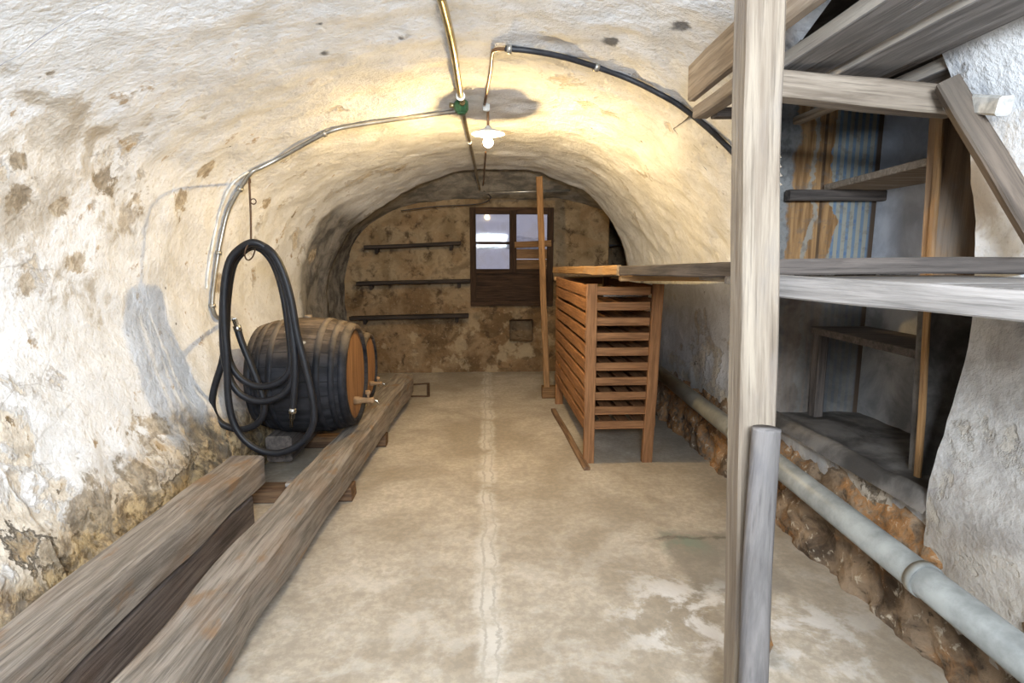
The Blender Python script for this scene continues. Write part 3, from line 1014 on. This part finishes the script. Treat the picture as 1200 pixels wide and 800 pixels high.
for (gp, x0, label, hh) in ((g1, -1.36, 'reddish sleeper under both beams in front of the barrel', .085), (g2, -1.5, 'wooden sleeper sticking out beneath the beam beside the barrel', .085), (g3, -1.16, 'wooden block under the nearer part of the long beam', .075)):
    tag(beam('wooden_sleeper', (x0, gp.y + .06, hh / 2 + .002), (gp.x, gp.y + .06, hh / 2 + .002), .12, hh, W_SLEEPER, jit=.004, ch=.008), label, 'sleeper')
bd0, bd1 = G(300, 562, .1), G(350, 548, .1)
tag(beam('loose_board', (-1.17, g1.y + .05, .103), (-.97, g1.y + .06, .103), .10, .022, W_GREYLIGHT, jit=.003), 'short pale board lying across the reddish sleeper', 'board')
a_, b_ = G(352, 548, .03), G(400, 494, .03)
tag(beam('loose_board', (-1.09, 2.72, .016), (-1.06, 3.3 - .28, .016), .13, .024, W_GREY, jit=.003), 'grey board lying flat between the beams before the sleeper', 'board')
tag(beam('loose_board', (-1.08, 3.32, .016), (-1.06, 4.0, .016), .14, .024, W_GREYLIGHT, jit=.003), 'pale board on the floor between the beams below the barrel', 'board')
# flat iron frame on the floor past the beam end
fr_ = empty('iron_frame', G(490, 456), 'small flat rusty iron frame on the floor beyond the long beam', 'frame')
q = [G(474, 451, .012), G(502, 449, .012), G(502, 464, .012), G(472, 464, .012)]
for i in range(4):
    beam('frame_bar', q[i], q[(i + 1) % 4], .03, .012, M_RUST, fr_, jit=.001, seg=2)

# ------------------------------------------------------------------ barrels
def barrel_material():
    m = Mat('blackened_barrel_staves', .7, .12)
    v = m.obj()
    X, Y, Z = m.xyz(v)
    an = m.math('ARCTAN2', Y, Z)
    st = m.math('FRACT', m.mul(an, 4.0))
    idx = m.math('FLOOR', m.mul(an, 4.0))
    w = m.n('ShaderNodeTexWhiteNoise', noise_dimensions='1D'); m.l(idx, w.inputs['W'])
    n1 = m.noise(m.scale(v, (1, 5, 5)), 4, 6, .62)
    n2 = m.noise(v, 9, 6, .65)
    c = m.mix(m.rng(n1, .35, .65), (.008, .009, .012), (.030, .031, .036))
    c = m.mix(m.mul(w.outputs['Value'], .35), c, (.035, .03, .028))
    dust = m.mul(m.rng(Z, .10, .36), m.rng(n2, .34, .56, .55, 1.0))
    c = m.mix(m.mul(dust, .7), c, m.mix(m.rng(n1, .4, .6), (.12, .085, .055), (.26, .19, .13)))
    spl = m.mul(m.rng(m.noise(v, 6.5, 3, .5), .66, .70), m.rng(Z, .18, .30))
    c = m.mix(spl, c, (.75, .73, .68))
    joint = m.rng(m.math('ABSOLUTE', m.sub(st, .5)), .46, .49)
    c = m.mix(m.mul(joint, .7), c, (.01, .01, .01))
    m.color(c)
    m.bump(m.sub(m.mul(n1, .4), m.mul(joint, .8)), .5, .008)
    return m.m


def hoop_material():
    m = Mat('dark_iron_hoop', .6, .18)
    v = m.obj(); Z = m.xyz(v)[2]
    n2 = m.noise(v, 9, 6, .65)
    c = m.mix(m.rng(n2, .35, .65), (.007, .008, .011), (.026, .026, .03))
    c = m.mix(m.mul(m.rng(Z, .14, .38), m.rng(n2, .3, .55, .4, .9)), c, (.22, .17, .12))
    m.color(c); m.bump(n2, .3, .004)
    return m.m


M_STAVE, M_HOOP = barrel_material(), hoop_material()
W_HEAD = wood('barrel_head_wood', (.36, .19, .085), (.22, .11, .05), k=.8, bumps=.3)
W_TAP = wood('tap_wood', (.42, .27, .15), (.26, .16, .08), k=3)
BL, BRm, BRe = .60, .372, .315
bx1 = -.845


def brad(u): return BRe + (BRm - BRe) * (1 - (2 * u - 1) ** 2)


def make_barrel(cy, cz, label):
    cx = bx1 - BL / 2
    root = empty('wine_barrel', Vector((cx, cy, cz - BRm)), label, 'barrel', 'dark barrels lying on the beams')
    T = Matrix.Translation((cx, cy, cz))
    N = 16
    pf = [(brad(i / N), -BL / 2 + BL * i / N) for i in range(N + 1)]
    inner = [(BRe - .022, BL / 2), (BRe - .022, BL / 2 - .05)]
    inner0 = [(BRe - .022, -BL / 2 + .05), (BRe - .022, -BL / 2)]
    link('staves', lathe_mesh(inner0 + pf + inner, 64, 'x', cap=False), M_STAVE, root, T)
    for s in (-1, 1):
        me = lathe_mesh([(.001, -.012), (BRe - .02, -.012), (BRe - .02, .012), (.001, .012)], 48, 'x', cap=False)
        # head boards run vertically: turn so the grain (local X) is upright
        R0 = Matrix.Rotation(-math.pi / 2, 4, 'Y')
        me.transform(R0.inverted())
        R = Matrix.Translation((cx + s * (BL / 2 - .035), cy, cz)) @ R0
        smooth(me, False)
        link('barrel_head', me, W_HEAD, root, R)
    for u0, u1 in ((.005, .075), (.11, .165), (.24, .30), (.70, .76), (.835, .89), (.925, .995)):
        pr_ = [(brad(u0) + .001, -BL / 2 + BL * u0), (brad(u0) + .007, -BL / 2 + BL * u0), (brad((u0 + u1) / 2) + .007, -BL / 2 + BL * (u0 + u1) / 2), (brad(u1) + .007, -BL / 2 + BL * u1), (brad(u1) + .001, -BL / 2 + BL * u1)]
        link('hoop', lathe_mesh(pr_, 64, 'x', cap=False), M_HOOP, root, T)
    hx = cx + BL / 2 - .023
    # head bar and tap
    tap = link('tap', lathe_mesh([(.026, 0), (.026, .03), (.019, .05), (.017, .105), (.022, .12), (.014, .13)], 14, 'x'), W_TAP, root, Matrix.Translation((hx, cy - .03, cz - .17)))
    link('tap_key', lathe_mesh([(.008, -.035), (.008, .035), (.018, .045), (.016, .065)], 10), W_TAP, tap, tap.matrix_basis @ Matrix.Translation((.09, 0, 0)))
    link('tap_spout', tube_mesh([Vector((.10, 0, 0)), Vector((.145, 0, -.004)), Vector((.165, 0, -.03))], .008, 8), M_STEEL, tap, tap.matrix_basis)
    link('bung', lathe_mesh([(.026, BRm - .01), (.023, BRm + .016)], 14), M_HOOP, root, T)
    return root


br = make_barrel(3.60, .655, 'nearer dark barrel with orange wooden head, behind the hanging hose')
b2_ = br.copy(); col.objects.link(b2_); b2_.scale = (.78, .78, .78); b2_.location.y += .69; b2_.location.x += -.055 - .30 * (1 - .78) + .30 * (1 - .78) * 2
b2_['label'] = 'farther dark barrel mostly hidden behind the nearer barrel'
for ch_ in list(br.children):
    c_ = ch_.copy(); col.objects.link(c_); c_.parent = b2_; c_.matrix_parent_inverse = ch_.matrix_parent_inverse
    for g_ in ch_.children:
        e_ = g_.copy(); col.objects.link(e_); e_.parent = c_; e_.matrix_parent_inverse = g_.matrix_parent_inverse

# ------------------------------------------------------------------ hose and its cord
M_HOSE = plain('black_rubber_hose', (.012, .012, .015), .5, 0, .35, .3, 25)
hk = hit(292, 212, .01)
dh = min(hk.y, 3.06)
top = P(296.5, 292, dh)
hkt = P(292, 211, dh)
cord = empty('hanging_cord', hk, 'thin rusty wire with a ring hanging from the left vault', 'wire')
tube('wire', [hk, hk.lerp(hkt, .9), top + Vector((0, 0, (hkt.z - top.z) * .5)), top + Vector((0, -.02, .03))], .0055, M_RUST, cord)
rc = P(297, 236, dh)
tube('ring', [rc + Vector((math.cos(a) * .014, 0, math.sin(a) * .014)) for a in [i * .7 for i in range(10)]], .003, M_RUST, cord, n=2, seg=6)
tube('tie_loop', [top + Vector((math.sin(a) * .012, math.cos(a) * .06 - .04, math.cos(a * 1) * .0 + math.sin(a) * .045 - .012)) for a in [i * .7 for i in range(10)]], .004, M_RUST, cord, n=3, seg=6)

hp = []
def hpass(lst, dep):
    for i, (x, y) in enumerate(lst): hp.append(P(x, y, dh + dep))
hpass([(278, 384), (283, 400), (291, 420), (301, 445), (309, 470), (308, 487), (297, 499), (278, 503), (258, 495), (249, 478), (251, 455), (260, 425), (265, 395), (267, 350), (273, 313), (284, 296)], .06)
hpass([(297, 289)], .05)
hpass([(312, 297), (324, 317), (333, 350), (338, 385), (341, 415), (339, 435), (326, 448), (305, 453), (286, 446), (272, 430), (266, 405), (265, 350), (270, 312), (281, 296)], .02)
hpass([(297, 287)], .01)
hpass([(314, 295), (327, 316), (337, 350), (342, 390), (345, 425), (341, 450), (328, 464), (307, 470), (287, 465), (273, 451), (264, 425), (261, 390), (262, 345), (267, 312), (279, 294)], -.02)
hpass([(296, 285)], -.03)
hpass([(316, 293), (330, 314), (341, 350), (348, 390), (357, 425), (365, 460), (368, 488), (361, 510), (344, 525), (322, 531), (300, 525), (283, 511), (272, 490), (267, 460), (266, 420), (263, 380), (263, 340), (268, 308), (280, 292)], -.06)
hpass([(297, 284)], -.07)
hpass([(313, 292), (326, 312), (337, 348), (343, 390), (346, 425), (345, 455), (343, 480)], -.05)
HR = .019
hroot = empty('rubber_hose', top, 'coiled black rubber hose hanging on the wire before the barrel', 'hose')
tube('hose', hp, HR, M_HOSE, hroot, n=5, seg=10)
e0 = hp[-1]; dirn = (hp[-1] - hp[-2]).normalized()
tube('nozzle', [e0 - dirn * .01, e0 + dirn * .02, e0 + dirn * .022, e0 + dirn * .05, e0 + dirn * .052, e0 + dirn * .10], lambda t: .021 if t < .35 else (.015 if t < .75 else .010), M_STEEL, hroot, n=1, seg=12)
s0 = hp[0]; ds = (hp[0] - hp[1]).normalized()
tube('coupling', [s0 - ds * .02, s0 + ds * .012, s0 + ds * .014, s0 + ds * .05], lambda t: .021 if t < .5 else .014, M_STEEL, hroot, n=1, seg=12)
cw = hit(264, 375, .02)
tube('inlet_pipe', [cw, cw.lerp(s0 + ds * .05, .6) + Vector((0, -.01, .01)), s0 + ds * .045], .012, M_STEEL, hroot, n=5)

# ------------------------------------------------------------------ slatted rack
fb = G(684, 543)
df = fb.y
zt = P(684, 333, df).z
db = df + 1.62
xL = fb.x
xR_t, xR_b = P(774, 340, df).x, P(769, 536, df).x
xR = (xR_t + xR_b) / 2 - .0
rack = empty('slatted_rack', Vector(((xL + xR) / 2, (df + db) / 2, 0)), 'tall reddish wooden storage rack with slatted sides standing on the floor', 'rack')
PW = .072
lean = -.02
for (x, y, dx) in ((xL + PW / 2, df + .02, 0.0), (xR - PW / 2, df + .02, lean), (xL + PW / 2, db - .02, 0.0), (xR - PW / 2, db - .02, lean)):
    beam('corner_post', (x + dx, y, 0), (x - dx, y, zt), PW, .045, W_RACK, rack, up=(0, 1, 0), jit=.002, ch=.004)
NSL = 10
z_low = P(720, 499, df).z
z_top = P(720, 341, df).z
for i in range(NSL):
    z = z_top + (z_low - z_top) * i / (NSL - 1)
    hh = .055
    # tray front with a lip, tray sides, tray base
    beam('front_slat', (xL + PW - .004, df + .028, z), (xR - PW + .004, df + .028, z), .022, hh, W_RACK, rack, jit=.001, ch=.003, seg=3)
    if i > 0:
        beam('tray_lip', (xL + PW, df + .014, z - .018), (xR - PW, df + .014, z - .018), .010, .014, W_RACK, rack, jit=.001, ch=.002, seg=3)
    beam('back_slat', (xL + PW - .004, db - .028, z), (xR - PW + .004, db - .028, z), .022, hh, W_RACK, rack, jit=.001, ch=.003, seg=3)
    zs2 = z + .010 if i else z
    beam('side_slat', (xL + .006, df + .004, zs2), (xL + .006, db - .004, zs2), .022, .078, W_RACK, rack, jit=.003, ch=.004, seg=8)
    beam('side_slat', (xR - .006, df + .045, zs2), (xR - .006, db - .045, zs2), .022, .062, W_RACK, rack, jit=.003, ch=.004, seg=8)
    if i > 0:
        for j in range(4):
            xx = xL + .07 + (xR - xL - .14) * j / 3
            beam('tray_slat', (xx, df + .05, z - .012), (xx, db - .05, z - .012), .085, .010, W_RACK, rack, jit=.001, ch=.002, seg=3)
tag(beam('metal_strip', (xL + .13, df + .14, P(740, 346, df + .14).z), (xR - .05, df + .16, P(740, 346, df + .14).z), .05, .028, M_STEEL, jit=.003), 'shiny metal strip lying on the top tray inside the rack', 'strip')
r0, r1 = G(645, 480, .015), G(684, 549, .015)
tag(beam('floor_lath', (xL - .05, r0.y, .014), (xL + .0, r1.y, .014), .045, .028, W_SLEEPER, jit=.003), 'thin lath on the floor along the left foot of the rack', 'lath')

# ------------------------------------------------------------------ eye-level plank shelf along the right wall
e0a, e0b = P(870, 316, 1.84), P(727, 317, 3.15)
tag(beam('edge_plank', e0a, e0b, .03, .053, W_SHELF, jit=.003), 'dark front edge plank of the eye-level shelf, left of the tall post', 'plank')
e1a, e1b = P(728, 317, 3.13), P(650, 316, 5.45)
tag(beam('edge_plank', e1a + Vector((-.012, 0, 0)), e1b, .03, .06, W_ORANGE, jit=.005), 'lamplit yellowish front edge plank of the eye-level shelf above the rack', 'plank')
for i in range(4):
    xo = .03 + .15 * i + .08
    pA_, pB_ = e0a + Vector((xo, .02, -.012)), Vector((e1b.x + xo, 5.5, e1b.z - .008))
    tag(beam('shelf_plank', pA_, pB_, .145, .028, W_LOFT if i % 2 else W_SHELF, jit=.003), ['narrow shelf plank just behind the front edge, above the rack', 'second shelf plank from the aisle, above the rack', 'third shelf plank from the aisle, above the rack', 'rearmost plank of the eye-level shelf against the right wall'][i], 'plank', 'planks of the eye-level shelf')
for (px_, d_, x1_, lab) in ((728, 3.2, 1.42, 'shelf bearer whose end shows lit above the rack front'), (651, 5.4, 1.5, 'shelf bearer at the far end over the rack back')):
    q = P(px_, 326, d_)
    tag(beam('shelf_bearer', Vector((q.x - .01, d_, q.z)), Vector((x1_, d_, q.z)), .05, .035, W_ORANGE, jit=.003), lab, 'bearer')
q0, q1 = P(868, 325, 1.86), P(815, 322, 2.3)
tag(beam('thin_batten', q0 + Vector((.03, 0, -.012)), q1 + Vector((.03, 0, -.012)), .03, .018, W_EDGE, jit=.002), 'thin light batten under the dark edge plank beside the post', 'batten')

# near section of the shelf, right of the post
n0, n1_ = P(911, 334.5, 1.46), P(1214, 359.5, .95)
n2_ = n0.lerp(n1_, 3.6)
tag(beam('front_rail', n0, n2_, .035, .057, W_GREYLIGHT, jit=.004, ch=.004), 'pale whitish rail of the eye-level shelf, right of the tall post', 'rail')
d0, d1 = P(908, 312.5, 1.80), P(1235, 312, 1.62)
tag(beam('dark_plank', d0, d1, .03, .052, W_SHELF, jit=.003), 'dark plank lying on edge across the near shelf, behind the pale rail', 'plank')
zdk = n0.z + .002
for i in range(7):
    y0_ = 1.70 - .30 * i
    xs0 = n0.lerp(n1_, (1.46 - (y0_ - .14)) / .51).x + .04
    tag(beam('shelf_plank', (xs0 + .02, y0_, zdk), (1.63, y0_, zdk), .285, .025, W_LOFT, jit=.002), ['near shelf plank behind the pale rail, by the dark plank', 'second near shelf plank behind the pale rail', 'third near shelf plank behind the pale rail', 'fourth near shelf plank behind the pale rail', 'near shelf plank by the viewer', 'near shelf plank by the viewer', 'near shelf plank by the viewer'][i], 'plank', 'planks of the near shelf')

# ------------------------------------------------------------------ tall post, stake, cleat
def to_floor(a, b): return a + (b - a) * (a.z / (a.z - b.z))
pt, pbm = P(891, -60, 1.44), P(874, 800, 1.36)
pbm = to_floor(pt, pbm)
tag(beam('wooden_post', pbm, pt, .098, .08, W_POST, up=(0, 1, 0), jit=.005, ch=.006), 'tall pale squared wooden post standing in the foreground right', 'post')
st_, sb_ = P(897.5, 511, 1.29), P(881, 800, 1.235)
sb_ = to_floor(st_, sb_)
tag(tube('round_stake', [sb_, sb_.lerp(st_, .3) + Vector((.004, 0, 0)), sb_.lerp(st_, .65) + Vector((-.003, 0, 0)), st_ - Vector((0, 0, .006)), st_], lambda t: .036 - .003 * t if t < .985 else .030, W_STAKE, n=6, seg=14), 'short round grey stake leaning against the tall post', 'stake')
stk = bpy.data.objects['round_stake']
R0_ = Matrix.Rotation(-math.pi / 2, 4, 'Y')
stk.data.transform(R0_.inverted()); stk.matrix_basis = stk.matrix_basis @ R0_
c0, c1 = P(866, 345, 1.80), P(866, 303, 1.80)
tag(beam('wooden_cleat', c0, c1, .03, .05, W_ORANGE, up=(0, 1, 0), jit=.004), 'short yellowish upright cleat on the left side of the post', 'cleat')
br0 = G(904, 790)
me = bpy.data.meshes.new('rubble'); bm = bmesh.new(); bmesh.ops.create_icosphere(bm, subdivisions=3, radius=.04)
for v in bm.verts:
    v.co *= 1 + .35 * mnoise.noise(v.co * 40); v.co.z *= 1.5
bm.to_mesh(me); bm.free()
tag(link('brick_fragment', me, M_RUB, None, Matrix.Translation(br0 + Vector((.02, .12, .045)))), 'small orange brick fragment at the foot of the post', 'brick')

# ------------------------------------------------------------------ loft of planks
cb0, cb1 = P(868, 98, 1.82), P(1118, 121, 1.82)
cb2 = P(1174, 124, 1.82)
cross = empty('cross_beam', (cb0 + cb1) / 2, 'rough cross beam carrying the loft planks from post to wall', 'beam')
beam('beam', cb0, cb1, .07, .085, W_EDGE, cross, jit=.006)
M_LIME = plain('limewashed_end', (.62, .60, .56), .9, 0, .1, .4, 20)
beam('limewashed_tip', P(1112, 119, 1.79), P(1176, 123, 1.54), .04, .05, M_LIME, cross, jit=.005)['label'] = 'whitewashed beam end'
zl_ = cb0.z + .045
# outer fascia board
f0, f1 = P(806, 97, 2.21), None
fz = f0.z
tag(beam('fascia_board', (f0.x + .02, 2.21, fz), (f0.x + .02, .55, fz + .01), .035, .135, W_EDGE, jit=.004), 'wide outer side board of the loft passing behind the post top', 'board')
q0 = P(812, 131, 2.1)
tag(beam('loft_bearer', q0 + Vector((.03, 0, 0)), Vector((q0.x + .03, 1.62, q0.z)), .06, .045, W_EDGE, jit=.004), 'short bearer under the outer loft board, left of the post', 'bearer')
q1 = P(846, 133, 2.05)
tag(beam('bearer_block', q1 + Vector((-.03, 0, 0)), q1 + Vector((.2, 0, 0)), .06, .03, W_SHELF, jit=.003), 'small dark block under the loft bearer beside the post', 'block')
#            x0    x1    z      dfar  mat
loft = [(.94, 1.03, .026, 1.92, W_LOFT, 'first loft plank right of the post top'),
        (1.036, 1.115, .030, 1.90, W_LOFT, 'second loft plank right of the post top'),
        (1.150, 1.31, .024, 1.95, W_LOFT, 'wide third loft plank right of the post top'),
        (1.325, 1.43, .062, 2.31, W_LOFT, 'fourth loft plank with its end jutting into the recess'),
        (1.47, 1.55, .026, 2.28, W_LOFT, 'fifth narrow loft plank with its end jutting into the recess'),
        (1.60, 1.70, .030, 2.26, W_LOFT, 'loft plank nearest the right wall')]
for x0, x1, dz, dfar, mt, lab in loft:
    cx = (x0 + x1) / 2
    o_ = tag(beam('loft_plank', (cx, dfar, zl_ + dz), (cx + .01, .45, zl_ + dz + .012), x1 - x0, .046, mt, jit=.003, ch=.003), lab, 'plank', 'loft planks')
    o_.data.materials.append(W_LITEDGE)
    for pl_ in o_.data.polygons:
        if abs(pl_.normal.y) > .8: pl_.material_index = 1  # side faces take the painted-in edge light
tag(beam('loft_batten', (1.27, 2.32, zl_ - .035), (1.29, 1.90, zl_ - .035), .035, .03, W_EDGE, jit=.003), 'thin batten under the loft planks inside the recess', 'batten')
# brace at the right
b0, b1 = P(1110, 97, 1.72), P(1222, 285, 1.46)
tag(beam('diagonal_brace', b0, b1, .05, .062, W_BRACE, up=(1, -.6, 0.2), jit=.004), 'dark diagonal brace falling from the cross beam to the right', 'brace')

# ------------------------------------------------------------------ prop pole before the window
p0 = G(641, 466); p0.z = .0
pt_ = P(632, 207, p0.y)
prop = empty('prop_pole', p0, 'slim brown wooden prop from floor to vault before the window', 'prop')
beam('pole', p0 + Vector((0, 0, .02)), pt_, .06, .05, W_PROP, prop, up=(0, 1, 0), jit=.004)
beam('foot_block', p0 + Vector((-.05, .02, .06)), p0 + Vector((.10, .02, .06)), .10, .12, W_PROP, prop, jit=.003)

# ------------------------------------------------------------------ light
w = bpy.data.worlds.new('overcast'); scene.world = w; w.use_nodes = True
bg = w.node_tree.nodes['Background']
bg.inputs[0].default_value = (.80, .82, 1.0, 1); bg.inputs[1].default_value = .45


def area(name, loc, target, size, power, color):
    l = bpy.data.lights.new(name, 'AREA'); l.energy = power; l.color = color; l.shape = 'RECTANGLE'; l.size = size[0]; l.size_y = size[1]
    o = bpy.data.objects.new(name, l); o.location = loc
    o.rotation_euler = (Vector(target) - Vector(loc)).to_track_quat('-Z', 'Y').to_euler()
    col.objects.link(o)
    return o


area('unseen_cool_light', (.12, -.85, 1.86), (-.05, 2.0, 2.15), (.8, .36), 178, (.80, .90, 1.0))  # unseen cool flash-like light just behind the camera, no doorway there

scene.view_settings.view_transform = 'Standard'
scene.view_settings.look = 'None'
scene.view_settings.exposure = 0.0
scene.cycles.max_bounces = 8
scene.cycles.diffuse_bounces = 5
scene.cycles.sample_clamp_indirect = 8
scene.cycles.use_denoising = True
